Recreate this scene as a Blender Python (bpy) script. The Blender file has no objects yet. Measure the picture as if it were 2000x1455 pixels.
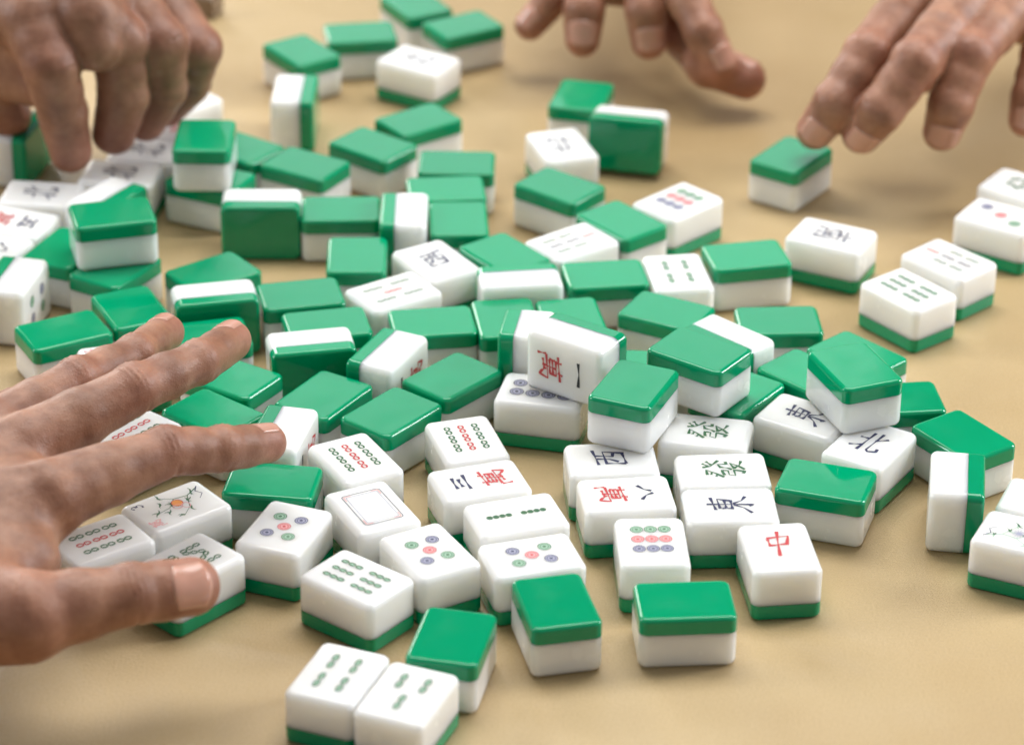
import bpy, math, random
import numpy as np
from mathutils import Matrix, Vector, Quaternion
random.seed(4); RNG=np.random.default_rng(5)
S=0.001                      # all tables below are in millimetres
L,W,T=38.0,28.16,22.47       # one tile
sc=bpy.context.scene
COL=sc.collection

# ------------------------------------------------------------------ materials
def mat(name):
    m=bpy.data.materials.new(name); m.use_nodes=True
    nt=m.node_tree; b=nt.nodes['Principled BSDF']; return m,nt,b
def N(nt,t,**k):
    n=nt.nodes.new(t)
    for a,v in k.items(): setattr(n,a,v)
    return n
def setin(n,**k):
    for a,v in k.items(): n.inputs[a.replace('_',' ')].default_value=v
def plastic(name,col,sss,radius,rough,var,depth):
    m,nt,b=mat(name)
    tc=N(nt,'ShaderNodeTexCoord'); oi=N(nt,'ShaderNodeObjectInfo')
    no=N(nt,'ShaderNodeTexNoise'); no.inputs['Scale'].default_value=75; no.inputs['Detail'].default_value=6
    nt.links.new(tc.outputs['Object'],no.inputs['Vector'])
    # slight tone difference between tiles and faint mottling inside one
    hs=N(nt,'ShaderNodeHueSaturation'); hs.inputs['Color'].default_value=(*col,1)
    mr=N(nt,'ShaderNodeMapRange'); setin(mr,To_Min=1-var,To_Max=1+var*.6)
    nt.links.new(oi.outputs['Random'],mr.inputs['Value']); nt.links.new(mr.outputs[0],hs.inputs['Value'])
    nt.links.new(hs.outputs[0],b.inputs['Base Color'])
    r=N(nt,'ShaderNodeMapRange'); setin(r,From_Min=.3,From_Max=.7,To_Min=rough*.5,To_Max=rough*2.0)
    nt.links.new(no.outputs['Fac'],r.inputs['Value']); nt.links.new(r.outputs[0],b.inputs['Roughness'])
    n2=N(nt,'ShaderNodeTexNoise'); n2.inputs['Scale'].default_value=420; n2.inputs['Detail'].default_value=3
    nt.links.new(tc.outputs['Object'],n2.inputs['Vector'])
    bp=N(nt,'ShaderNodeBump'); setin(bp,Strength=.05,Distance=.0002)
    nt.links.new(n2.outputs['Fac'],bp.inputs['Height']); nt.links.new(bp.outputs[0],b.inputs['Normal'])
    b.inputs['Subsurface Weight'].default_value=sss
    b.inputs['Subsurface Radius'].default_value=radius
    b.inputs['Subsurface Scale'].default_value=depth
    b.inputs['IOR'].default_value=1.47
    return m
M_white=plastic('white_plastic',(.87,.86,.83),1.0,(1,.95,.85),.14,.05,.011)
M_green=plastic('green_plastic',(.0,.31,.135),.5,(.05,1.0,.6),.07,.1,.0035)
def ink(name,c):
    m,nt,b=mat(name); b.inputs['Base Color'].default_value=(*c,1); b.inputs['Roughness'].default_value=.45; return m
INK={'n':ink('navy_ink',(.022,.026,.085)),'r':ink('red_ink',(.52,.045,.05)),'g':ink('green_ink',(.03,.125,.05)),
     'k':ink('black_ink',(.012,.014,.02)),'o':ink('orange_ink',(.8,.3,.06)),
     's':ink('pale_navy_ink',(.36,.36,.47)),'p':ink('pale_red_ink',(.78,.38,.38)),'q':ink('pale_green_ink',(.34,.52,.38)),'c':ink('grey_ink',(.13,.13,.15))}

# ------------------------------------------------------------------ tile bodies
def tile_mesh(name,z0,z1,r0,r1,m):
    """rounded slab from z0 to z1 (mm, tile axes); r0 / r1 edge radii at the ends, 0 = cut flat"""
    RC=3.5; hx,hy=L/2,W/2; rings=[]
    def ring(z,d,ang):
        rings.append((z,d,ang))
    if r0>0:
        for k in range(7):
            a=math.pi/2*k/6; ring(z0+r0*(1-math.sin(a)),r0*(1-math.cos(a)),a-math.pi/2) if 0 else ring(z0+r0-r0*math.cos(a),r0-r0*math.sin(a),-(math.pi/2-a))
    else: ring(z0,0,0)
    if r1>0:
        for k in range(7):
            a=math.pi/2*k/6; ring(z1-r1+r1*math.sin(a),r1-r1*math.cos(a),a)
    else: ring(z1,0,0)
    vs=[];ns=[];fs=[];K=7
    for z,d,ang in rings:
        rc=max(RC-d,.25)
        for q in range(4):
            sx,sy=[(1,1),(-1,1),(-1,-1),(1,-1)][q]
            cx,cy=sx*(hx-d-rc),sy*(hy-d-rc)
            for k in range(K):
                a=math.pi/2*(q+k/(K-1))
                vs.append(((cx+rc*math.cos(a))*S,(cy+rc*math.sin(a))*S,z*S))
                ns.append((math.cos(a)*math.cos(ang),math.sin(a)*math.cos(ang),math.sin(ang)))
    n=4*K
    for i in range(len(rings)-1):
        for k in range(n):
            fs.append((i*n+k,i*n+(k+1)%n,(i+1)*n+(k+1)%n,(i+1)*n+k))
    c0=tuple(range(n))[::-1]; c1=tuple(range((len(rings)-1)*n,len(rings)*n))
    # the caps get vertices of their own so that their normals stay flat
    b=len(vs); vs+= [vs[i] for i in c0]+[vs[i] for i in c1]; ns+=[(0,0,-1)]*n+[(0,0,1)]*n
    fs.append(tuple(range(b,b+n))); fs.append(tuple(range(b+n,b+2*n)))
    me=bpy.data.meshes.new(name); me.from_pydata(vs,[],fs); me.validate()
    for p in me.polygons: p.use_smooth=True
    me.normals_split_custom_set_from_vertices(ns)
    me.materials.append(m); return me
GZ=-T/2+T*.315
ME_green=tile_mesh('green_back',-T/2,GZ-.012,1.9,0,M_green)
ME_white=tile_mesh('white_body',GZ+.012,T/2,0,2.8,M_white)

# ------------------------------------------------------------------ drawn faces (flat ink in the engraved strokes)
class Draw:
    def __init__(s): s.v=[];s.f=[];s.m=[];s.mats=[]
    def mi(s,c):
        if c not in s.mats: s.mats.append(c)
        return s.mats.index(c)
    def quad(s,pts,c):
        b=len(s.v); s.v+=pts; s.f.append(tuple(range(b,b+len(pts)))); s.m.append(s.mi(c))
    def stroke(s,P,w,c,w1=None,brush=False,closed=False):
        P=[np.array(p,float) for p in P]
        if closed: P=P+[P[0]]
        # subdivide
        Q=[]
        for a,b in zip(P[:-1],P[1:]):
            n=max(1,int(np.linalg.norm(b-a)/.6)); Q+=[a+(b-a)*i/n for i in range(n)]
        Q.append(P[-1]); n=len(Q); l=[];r=[]
        for i,p in enumerate(Q):
            a=Q[max(i-1,0)];b=Q[min(i+1,n-1)]
            if closed and i in(0,n-1): a,b=Q[-2],Q[1]
            t=b-a; t=t/(np.linalg.norm(t)+1e-9); nn=np.array([-t[1],t[0]]); u=i/(n-1)
            ww=w if w1 is None else w+(w1-w)*u
            if brush: ww*= .45+.95*abs(math.cos(u*math.pi*.93+.25))**1.5
            l.append(p+nn*ww/2); r.append(p-nn*ww/2)
        for i in range(n-1): s.quad([tuple(l[i]),tuple(r[i]),tuple(r[i+1]),tuple(l[i+1])],c)
    def oval(s,c0,rx,ry,w,c,a0=0,a1=360,rot=0,n=28):
        pts=[];R=math.radians(rot)
        full=(a1-a0)>=360
        for i in range(n+1):
            a=math.radians(a0+(a1-a0)*i/n); x,y=math.cos(a),math.sin(a)
            o=[]
            for d in (0,w):
                X,Y=(rx-d)*x,(ry-d)*y; o.append((c0[0]+X*math.cos(R)-Y*math.sin(R),c0[1]+X*math.sin(R)+Y*math.cos(R)))
            pts.append(o)
        for i in range(n): s.quad([pts[i][0],pts[i][1],pts[i+1][1],pts[i+1][0]],c)
    def disc(s,c0,rx,ry,c,n=20):
        s.quad([(c0[0]+rx*math.cos(2*math.pi*i/n),c0[1]+ry*math.sin(2*math.pi*i/n)) for i in range(n)],c)
    def mesh(s,name):
        # drawing plane: x right, y up  ->  tile: up = +X, right = -Y, on the face z = T/2
        h={}
        zz=[]
        vs=[(y*S,-x*S,(T/2+.03)*S) for x,y in s.v]
        # later strokes lie a hair above earlier ones
        k=0
        lay={}
        for fi,f in enumerate(s.f):
            for i in f: vs[i]=(vs[i][0],vs[i][1],(T/2+.03+.00004*fi)*S)
        me=bpy.data.meshes.new(name); me.from_pydata(vs,[],s.f)
        for c in s.mats: me.materials.append(INK[c])
        for p,m in zip(me.polygons,s.m): p.material_index=m
        import bmesh
        bm=bmesh.new(); bm.from_mesh(me)
        for f in bm.faces:
            f.normal_update()
            if f.normal.z<0: f.normal_flip()
        bm.to_mesh(me); bm.free()
        return me
G={
'yi':[[(6,48),(50,54),(94,50)]],
'san':[[(14,84),(50,86),(84,84)],[(22,52),(50,54),(76,52)],[(4,14),(50,18),(96,14)]],
'ba':[[(44,74),(34,42),(8,14)],[(58,82),(70,44),(94,14)]],
'wu':[[(15,86),(85,88)],[(48,87),(36,14)],[(24,52),(76,54),(68,14)],[(6,12),(94,14)]],
'wan':[[(8,88),(92,91)],[(31,99),(33,80)],[(67,100),(63,81)],[(24,74),(27,48)],[(24,74),(77,76),(73,49)],[(26,61),(75,62)],[(27,49),(73,50)],
  [(50,76),(50,22)],[(13,40),(16,4)],[(13,40),(90,42),(84,6),(72,14)],[(30,22),(66,26)],[(60,34),(74,14)]],
'dong':[[(14,84),(86,88)],[(50,100),(51,0),(43,7)],[(26,70),(29,44)],[(26,70),(77,73),(72,45)],[(28,57),(73,59)],[(29,45),(72,46)],[(48,42),(30,22),(4,8)],[(53,42),(72,20),(98,8)]],
'xi':[[(8,90),(92,93)],[(16,66),(20,10)],[(16,66),(86,69),(79,9)],[(20,12),(80,13)],[(42,91),(40,52),(27,32)],[(60,91),(59,42),(76,38)]],
'bei':[[(37,94),(36,6)],[(8,64),(36,66)],[(4,18),(37,34)],[(62,96),(63,14),(74,7),(94,12),(92,28)],[(64,56),(92,76)]],
'nan':[[(12,84),(88,88)],[(50,100),(49,70)],[(14,68),(13,6)],[(14,68),(87,70),(86,6),(74,13)],[(36,60),(41,48)],[(66,61),(60,49)],[(30,44),(71,46)],[(26,28),(75,30)],[(50,45),(50,6)]],
'zhong':[[(12,76),(22,44)],[(12,76),(90,80),(79,45)],[(22,45),(79,48)],[(52,100),(50,60),(47,0)]],
'fa':[[(14,90),(42,92),(26,70),(4,54)],[(18,82),(30,76)],[(6,72),(18,66)],[(58,98),(64,76),(96,54)],[(78,94),(64,84)],[(92,84),(72,74)],
  [(14,52),(42,54),(40,40),(16,39),(13,26),(43,28),(38,2),(26,8)],[(58,54),(56,40),(46,30)],[(58,54),(78,55),(79,37),(94,36)],[(50,25),(84,27),(66,10),(46,0)],[(56,20),(72,8),(97,0)]],
'3':[[(20,86),(50,98),(76,80),(70,62),(46,52)],[(46,52),(78,42),(80,18),(50,2),(18,14)]],
'4':[[(62,100),(14,32),(92,34)],[(64,60),(60,0)]],
'1':[[(50,98),(50,2)]],
}
def glyph(d,g,cx,cy,w,h,c,wt=.9,slant=0):
    rg=random.Random(len(g)*7+ord(g[0]))
    for st in G[g]:
        P=[(cx+(x-50+rg.uniform(-2.6,2.6))/100*w+(.07+slant)*(y-50)/100*h,cy+(y-50+rg.uniform(-2.6,2.6)+(x-50)*.06)/100*h) for x,y in st]
        d.stroke(P,wt,c,brush=True)
def bamboo(d,cx,cy,ln,wd,c,rot=0,nseg=2,fill=None):
    # a stick drawn as a chain of little capsules, long axis up (or turned by rot)
    R=math.radians(rot); sl=ln/nseg
    for k in range(nseg):
        o=(k-(nseg-1)/2)*sl; x=cx-o*math.sin(R); y=cy+o*math.cos(R)
        if fill: d.oval((x,y),wd/2*.55,sl/2*.7,wd*.3,fill,rot=rot,n=12)
        for a0,a1 in ((-65,65),(115,245)): d.oval((x,y),wd/2,sl/2*1.06,wd*.29,c,a0,a1,rot,9)
        d.oval((x,y),wd/2*.8,sl/2,wd*.2,c,65,115,rot,4); d.oval((x,y),wd/2*.8,sl/2,wd*.2,c,245,295,rot,4)
def dot(d,cx,cy,r,c):
    c2={'n':'s','r':'p','g':'q','k':'s'}[c]
    d.disc((cx,cy),r*.97,r*.97,c2); d.oval((cx,cy),r,r,r*.13,c); d.oval((cx,cy),r*.68,r*.68,r*.12,c,n=20)
    d.disc((cx,cy),r*.26,r*.26,c)
def leafy(d,P,c,w=.35):
    d.stroke(P,w,c,w1=w*.5)
def face(kind):
    d=Draw()
    if kind.startswith('wan'):
        n={'1':'yi','3':'san','5':'wu','8':'ba'}[kind[3]]
        glyph(d,'wan',0,-6.5,14.5,12.5,'r',.95); glyph(d,n,0,8.2,13,{'yi':6,'san':7.5}.get(n,8.5),'n' if kind!='wan1' else 'k',1.15)
    elif kind in('dong','bei','nan','xi'): 
        glyph(d,kind,0,.5,14,19 if kind!='xi' else 15,'n',1.05)
    elif kind=='fa': glyph(d,'fa',0,0,14.5,18,'g',1.0)
    elif kind=='zhong': glyph(d,'zhong',0,2,11.5,18.5,'r',1.15)
    elif kind=='bam9':
        for i,c in ((-1,'g'),(0,'r'),(1,'g')):
            for j in (-1,0,1): bamboo(d,i*6.0,.8+j*7.5,6.6,2.9,c,nseg=2)
    elif kind=='bam6':
        for i in (-1,0,1):
            for j in (-.5,.5): bamboo(d,i*5.6,j*14.2,10.6,2.5,'g',nseg=3,fill='q')
    elif kind=='bam5':
        for i,j in ((-1,-.5),(1,-.5),(-1,.5),(1,.5)): bamboo(d,i*6,j*14.5,10.2,2.4,'g',nseg=3)
        bamboo(d,0,0,9.6,2.4,'r',nseg=3)
    elif kind=='bam4':
        for i in (-1,1):
            for j in (-.5,.5): bamboo(d,i*4.6,j*13,10,2.5,'g',nseg=2,fill='q')
    elif kind=='bam3':
        bamboo(d,0,6.5,10,2.5,'g',nseg=2,fill='q')
        for i in(-1,1): bamboo(d,i*4.8,-6.5,10,2.5,'g',nseg=2,fill='q')
    elif kind=='bam2':
        for j in (-.5,.5): bamboo(d,0,j*14.5,10.8,2.7,'g',nseg=4,fill='g')
    elif kind=='bam7':
        bamboo(d,0,10.2,7.6,2.2,'r')
        for j in (.6,-9): 
            for i in (-1,0,1): bamboo(d,i*6,j,7.8,2.2,'g' if i else 'n')
    elif kind=='bam8':
        for j,sg in ((1,1),(-1,-1)):
            for i in (-1,1):
                bamboo(d,i*6.2,j*6.5,10,2.5,'g',nseg=3); bamboo(d,i*2.7,j*5.5,9.5,2.5,'g',rot=28*i*sg,nseg=3)
    elif kind.startswith('dot'):
        n=kind[3:]
        if n=='9':
            for j,c in ((1,'g'),(0,'r'),(-1,'n')):
                for i in(-1,0,1): dot(d,i*5.6,1.5+j*7.3,2.6,c)
        if n=='8':
            for j in (1.5,.5,-.5,-1.5):
                for i in(-1,1): dot(d,i*3.9,j*7.0,3.1,'k')
        if n=='5':
            for i,j,c in ((-1,1,'g'),(1,1,'n'),(-1,-1,'n'),(1,-1,'g'),(0,0,'r')): dot(d,i*4.6,j*6.6,2.75,c)
        if n=='4':
            for i,j,c in ((-1,1,'k'),(1,1,'g'),(-1,-1,'g'),(1,-1,'k')): dot(d,i*4.3,j*6.8,2.7,c)
        if n=='3':
            for k,c in ((1,'n'),(0,'r'),(-1,'g')): dot(d,k*5,k*9.5,3,c)
    elif kind=='blank':
        for a,b,w,r in ((8.4,12.3,.42,1.2),(6.9,10.8,.28,.6)):
            P=[]
            for q,(sx,sy) in enumerate(((1,1),(-1,1),(-1,-1),(1,-1))):
                for k in range(5):
                    t=math.pi/2*(q+k/4); P.append((sx*(a-r)+r*math.cos(t),sy*(b-r)+r*math.sin(t)))
            d.stroke(P,w,'c' if w>.3 else 's',closed=True)
        for sx in(-1,1):
            for sy in(-1,1): d.stroke([(sx*7.6,sy*8),(sx*7.6,sy*11.5),(sx*4.6,sy*11.5)],.45,'p')
    elif kind.startswith('flower'):
        n=kind[6]
        rr=random.Random(ord(n))
        glyph(d,n,8.5,13.3 if n!='1' else 12,4.2 if n!='1' else 3,5.2,{'1':'r','3':'n','4':'r'}[n],.65)
        glyph(d,'wan' if n!='1' else 'fa',-7,13.4 if n=='3' else 11.5,6.2,6.2,'p' if n=='3' else 's',.5)
        # flowering twig
        tw=[(7,-14),(4,-8),(5,-2),(0,3),(-1,9)]
        tc_='q' if n=='1' else 'g'; d.stroke(tw,.5,tc_,w1=.25); d.stroke([(4,-8),(-4,-4),(-8,1)],.35,tc_,w1=.2); d.stroke([(5,-2),(9,3)],.3,tc_)
        for cx,cy in ((-8,1),(-5,-4),(9,3),(2,1),(-1,9),(6,-11),(1,-6),(4,5),(-3,5)):
            for k in range(3):
                a=rr.uniform(0,6.28); ln=rr.uniform(1.8,3.2)
                p0=(cx,cy); p1=(cx+ln*.5*math.cos(a)+.4*math.sin(a),cy+ln*.5*math.sin(a)-.4*math.cos(a)); p2=(cx+ln*math.cos(a),cy+ln*math.sin(a))
                d.stroke([p0,p1,p2],.9,'g' if n!='1' or k else 'q',w1=.15)
        if n in '34':
            d.disc((1.5,-1.5),2.5,2.3,'o'); d.oval((1.5,-1.5),2.7,2.5,.35,'r'); d.oval((-2,-3.6),2.3,1.8,.4,'p'); d.oval((-1,-.2),1.8,2.1,.4,'p')
        else:
            for k in range(14):
                a=k*2*math.pi/14; d.stroke([(1,-2),(1+3.2*math.cos(a),-2+3.2*math.sin(a))],.5,'s',w1=.2)
        d.stroke([(8,-15),(5,-12.5),(2,-14),(-1,-11)],.5,'n',w1=.2)
    return d.mesh('engraving')

TILES=[
(1,'G','',(-54.8,1658.0,11.24),(0.0000,0.8594,-0.5113,0.0000),
 'green-backed tile at the very top edge of the photo, partly cut off'),
(2,'G','',(-28.5,1628.1,11.24),(0.0000,0.9614,0.2752,0.0000),
 'green-backed tile touching the fingertip side of the far cluster, rightmost of the far green ones'),
(3,'G','',(-83.8,1616.0,11.24),(0.0000,0.9964,0.0844,0.0000),
 "green-backed tile of the far cluster, straight behind the far white tile's left side"),
(4,'G','',(-113.9,1590.4,11.24),(0.0000,0.8897,-0.4566,0.0000),
 'green-backed tile at the left end of the far cluster, behind an upright tile'),
(5,'S','',(-113.4,1526.8,14.12),(-0.4944,-0.4944,0.5055,0.5055),
 'upright tile on its long side, white left and green right, alone below the far cluster'),
(6,'F','bei',(-51.1,1579.1,11.24),(0.2764,0.0000,0.0000,0.9611),
 'far white face-up tile with a dark character, surrounded by the far green tiles'),
(7,'G','',(-48.9,1501.7,11.24),(0.0000,0.9480,0.3184,0.0000),
 'green-backed tile just below the far white face-up tile'),
(8,'G','',(-70.8,1471.0,11.24),(0.0000,0.9453,-0.3262,0.0000),
 "green-backed tile diagonally between the far white one's neighbour and the stacked column of green tiles"),
(9,'G','',(-103.2,1447.1,11.24),(0.0000,0.9644,-0.2644,0.0000),
 'green-backed tile right of the tall stack, pointing at the standing dark green back'),
(10,'G','',(-137.2,1466.7,11.24),(0.0000,0.9504,-0.3109,0.0000),
 'green-backed tile mostly hidden behind the tall stack in front of the fist'),
(11,'G','',(-148.6,1429.9,11.24),(0.0000,0.9770,-0.2133,0.0000),
 'shaded green-backed tile at the bottom of the stack beside the fist'),
(12,'G','',(-150.8,1430.4,33.65),(-0.0000,-0.7035,0.7107,0.0000),
 'bright green-backed tile on top of the stack beside the fist'),
(131,'F','',(-172.6,1529.6,11.24),(0.9192,-0.0000,0.0000,-0.3938),
 'white tile at the far end of the row under the fist'),
(132,'F','wan5',(-174.2,1488.3,11.24),(0.0712,0.0000,0.0000,0.9975),
 'white tile with dark and red writing under the curled ring finger of the fist'),
(133,'F','bei',(-182.3,1461.1,11.24),(0.0717,0.0000,0.0000,0.9974),
 'white wind tile just left of the stack, in the row under the fist'),
(134,'F','bei',(-193.1,1434.1,11.24),(0.0667,0.0000,0.0000,0.9978),
 'white wind tile at the near end of the row under the fist'),
(135,'F','bei',(-228.8,1410.3,11.24),(0.0580,0.0000,0.0000,0.9983),
 'white wind tile in front of the cream and green tile in the fist'),
(136,'S','',(-196.0,1398.1,14.12),(-0.3438,-0.3438,0.6179,0.6179),
 'cream and green tile on its side, behind the bright tile stacked on the left'),
(14,'S','',(-121.0,1395.3,14.12),(0.7071,-0.7071,-0.0045,0.0045),
 'tile standing on its long side, a broad dark green back towards the viewer'),
(15,'G','',(-82.9,1396.4,11.24),(0.0000,0.9998,0.0195,0.0000),
 'green-backed tile directly right of the standing dark green back'),
(16,'S','',(-52.2,1385.1,14.12),(0.5013,-0.5013,0.4987,-0.4987),
 'tile on its side, green left and white right, behind a flat tile reflecting it'),
(17,'G','',(-72.9,1346.9,11.24),(0.0000,0.7154,-0.6988,0.0000),
 'flat green-backed tile reflecting the green and white tile standing behind it'),
(18,'G','',(-185.7,1343.1,33.65),(0.0000,0.9909,0.1344,0.0000),
 'bright green-backed tile on top of the left stack with a wide white front'),
(19,'G','',(-184.2,1332.2,11.24),(0.0000,0.8644,0.5027,0.0000),
 'green-backed tile at the bottom of the left stack, mostly in shade'),
(20,'G','',(-172.1,1291.7,11.24),(0.0000,0.8443,-0.5359,0.0000),
 'green-backed tile between the left stack and the outstretched ring fingertip'),
(21,'G','',(-200.2,1269.1,11.24),(0.0000,0.9688,0.2479,0.0000),
 'green-backed tile left of the outstretched ring finger, its near corner over bare table'),
(22,'F','flower4',(-170.7,1243.7,11.24),(-0.1333,0.0000,0.0000,0.9911),
 'white tile with a small red numeral 4, half under the outstretched ring finger'),
(23,'S','dot4',(-228.6,1312.2,14.12),(0.4493,-0.4493,0.5460,-0.5460),
 'cream tile on its side at the left edge with four dots on its face'),
(24,'F','wan5',(-238.3,1379.8,11.24),(0.9855,-0.0000,0.0000,-0.1697),
 'white tile with red and dark writing at the left edge'),
(25,'F','wan8',(-246.5,1351.8,11.24),(0.9866,-0.0000,0.0000,-0.1632),
 'white tile cut off by the left edge, above the cream tile with coin dots'),
(26,'G','',(-209.7,1351.7,11.24),(-0.0000,-0.5551,0.8318,0.0000),
 'green-backed tile behind the cream coin-dot tile, left of the stack'),
(27,'S','',(-250.1,1479.3,14.12),(-0.4441,-0.4441,0.5502,0.5502),
 'large cream and dark green tile gripped by the index finger of the fist'),
(28,'G','',(-138.5,1328.1,11.24),(0.0000,0.9462,0.3237,0.0000),
 'green-backed tile right of the left stack, behind the white-topped tile'),
(29,'S','',(-134.9,1296.2,14.12),(0.7027,-0.7027,-0.0790,0.0790),
 'tile on its side, white strip above green, just beyond the ring and middle fingertips'),
(30,'G','',(-96.8,1306.7,11.24),(0.0000,0.9933,0.1154,0.0000),
 'green-backed tile right of the first white-topped standing tile, left of the five bamboo tile'),
(31,'G','',(-136.2,1266.2,11.24),(0.0000,0.9913,0.1315,0.0000),
 'green-backed tile right behind the middle fingertip of the near hand'),
(32,'G','',(-83.2,1278.0,11.24),(0.0000,0.9934,0.1147,0.0000),
 'green-backed tile behind the second white-topped standing tile'),
(33,'S','',(-88.6,1250.7,14.12),(0.7032,-0.7032,-0.0743,0.0743),
 'tile on its side, white strip above green, the nearer one of two alike'),
(34,'G','',(-122.2,1228.0,11.24),(0.0000,0.9598,-0.2806,0.0000),
 'green-backed tile right below the middle fingertip of the near hand'),
(35,'G','',(-126.9,1195.2,11.24),(0.0000,0.9424,-0.3345,0.0000),
 'green-backed tile between the middle and index fingers of the near hand'),
(36,'S','wan1',(-96.3,1173.9,14.12),(0.4449,-0.4449,0.5496,-0.5496),
 'tile on its side with green left and white right, touched by the index fingertip'),
(37,'F','bam9',(-160.7,1179.1,11.24),(0.9030,0.0000,0.0000,0.4295),
 'white tile with a bit of bamboo showing between the middle and index fingers'),
(38,'F','bam9',(-64.7,1158.1,11.24),(0.5079,0.0000,0.0000,0.8614),
 'nine bamboo tile behind the blank frame tile, next to the index fingertip'),
(39,'G','',(-97.9,1139.2,11.24),(0.0000,0.9980,-0.0634,0.0000),
 'dark green-backed tile below the index fingertip, behind a five dot tile'),
(40,'F','bam9',(-18.6,1174.6,11.24),(0.5947,0.0000,0.0000,0.8040),
 'nine bamboo tile with red middle row, behind the three character tile'),
(41,'F','blank',(-56.0,1118.3,11.24),(0.5223,0.0000,0.0000,0.8528),
 'white dragon tile with an empty double line frame'),
(42,'F','wan3',(-12.9,1140.6,11.24),(-0.1612,0.0000,0.0000,0.9869),
 'tile with a navy three and a red character'),
(43,'F','bam2',(2.3,1113.9,11.24),(0.9872,0.0000,0.0000,0.1595),
 'two bamboo tile with the two sticks end to end'),
(44,'F','dot5',(-31.9,1085.6,11.24),(0.5044,0.0000,0.0000,0.8635),
 'five dot tile between the blank frame tile and the near six bamboo tile'),
(45,'F','dot5',(-90.6,1102.4,11.24),(0.8196,0.0000,0.0000,0.5729),
 'five dot tile right of the thumb'),
(46,'F','bam6',(-59.8,1065.4,11.24),(0.3260,0.0000,0.0000,0.9454),
 'near six bamboo tile with a green base, left of the middle'),
(47,'F','dot5',(8.5,1082.7,11.24),(0.9889,0.0000,0.0000,0.1488),
 'five dot tile behind the near green-backed tile, in front of the two bamboo tile'),
(48,'G','',(18.0,1049.5,11.24),(0.0000,0.7839,-0.6209,0.0000),
 'near green-backed tile in the front row, its short end towards the viewer'),
(49,'G','',(67.6,1051.0,11.24),(0.0000,0.9992,0.0393,0.0000),
 'near green-backed tile lying sideways in front of the nine dot tile'),
(50,'G','',(-22.0,1024.4,11.24),(-0.0000,-0.6299,0.7767,0.0000),
 'near bright green-backed tile behind the three bamboo tile'),
(51,'F','bam4',(-63.8,998.4,11.24),(0.8220,0.0000,0.0000,0.5694),
 'four bamboo tile at the bottom of the photo'),
(52,'F','bam3',(-37.7,985.8,11.24),(-0.5638,0.0000,0.0000,0.8259),
 'three bamboo tile, nearest to the viewer'),
(53,'F','zhong',(107.0,1090.6,11.24),(0.6620,0.0000,0.0000,0.7495),
 'white tile with the red centre dragon character'),
(54,'F','dot9',(56.4,1094.1,11.24),(0.6889,0.0000,0.0000,0.7249),
 'nine dot tile with green, red and navy rows in the front'),
(55,'F','dong',(89.1,1122.9,11.24),(-0.0284,0.0000,0.0000,0.9996),
 'fully open tile with the navy east character, left behind the red centre dragon'),
(56,'F','fa',(87.5,1151.3,11.24),(-0.0390,0.0000,0.0000,0.9992),
 'uncovered white tile with the dark green dragon character, in front of the other green dragon'),
(57,'F','fa',(82.3,1183.5,11.24),(0.0928,0.0000,0.0000,0.9957),
 'white tile with the dark green dragon character under the two stacked green tiles'),
(58,'F','xi',(41.8,1159.5,11.24),(-0.0468,0.0000,0.0000,0.9989),
 'white tile with the navy west character lying under a stacked green tile'),
(59,'F','wan8',(47.2,1131.1,11.24),(0.9977,0.0000,0.0000,0.0672),
 'tile with a red character left and a navy eight right'),
(60,'G','',(51.1,1183.5,33.65),(0.0000,0.8330,0.5533,0.0000),
 'green-backed tile stacked on the west tile, with a bright right edge'),
(61,'G','',(80.0,1214.3,33.65),(0.0000,0.9522,-0.3056,0.0000),
 'green-backed tile stacked on top behind the green dragon tile, left of the white strip'),
(62,'G','',(145.4,1201.3,33.65),(0.0000,0.8282,-0.5605,0.0000),
 'green-backed tile stacked high at the right, above two white tiles with navy writing'),
(63,'G','',(152.2,1253.8,11.24),(0.0000,0.9179,-0.3969,0.0000),
 'green-backed tile peeking out behind the stacked tile at the right'),
(64,'G','',(129.2,1236.4,11.24),(0.0000,0.9239,-0.3827,0.0000),
 'green-backed tile half covered, left of the stacked tile at the right'),
(65,'G','',(97.1,1218.6,11.24),(0.0000,0.8904,0.4551,0.0000),
 'green-backed tile wedged low between the stacked tile in the centre and the covered east tile'),
(66,'G','',(166.2,1214.1,11.24),(0.0000,0.9984,0.0573,0.0000),
 'bright green-backed tile right behind the right stack, near the open table'),
(67,'G','',(190.8,1182.2,11.24),(0.0000,0.8858,-0.4641,0.0000),
 'bright green-backed tile behind the upright white and green tile at the right'),
(68,'S','',(183.1,1140.4,14.12),(-0.4667,-0.4667,0.5312,0.5312),
 'upright tile with white left and green right, standing alone at the lower right'),
(69,'F','bei',(219.0,1128.9,11.24),(0.1929,0.0000,0.0000,0.9812),
 'white tile with a navy character cut off by the right edge'),
(70,'F','flower1',(205.8,1102.2,11.24),(0.9776,-0.0000,0.0000,-0.2106),
 'flower tile with green leaves and a red numeral one at the right edge'),
(71,'F','dot3',(234.0,1395.3,11.24),(0.2799,0.0000,0.0000,0.9600),
 'white tile with three coloured dots in a line at the upper right edge'),
(72,'F','bam7',(203.8,1348.7,11.24),(0.3981,0.0000,0.0000,0.9174),
 'seven bamboo tile on the open table, touching the six bamboo tile at the right'),
(73,'F','bam7',(27.6,1363.3,11.24),(0.9460,0.0000,0.0000,0.3242),
 'seven bamboo tile in the middle of the heap, between green-backed tiles'),
(74,'F','bam6',(181.7,1317.2,11.24),(0.4308,0.0000,0.0000,0.9024),
 'six bamboo tile on the open table at the right, with a green base'),
(75,'F','nan',(150.8,1373.0,11.24),(0.9745,-0.0000,0.0000,-0.2242),
 'white tile with a dark navy character, alone on the open table at the right'),
(755,'F','fa',(249.6,1429.9,11.24),(0.2979,0.0000,0.0000,0.9546),
 'far white tile with a green character at the right edge'),
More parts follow.
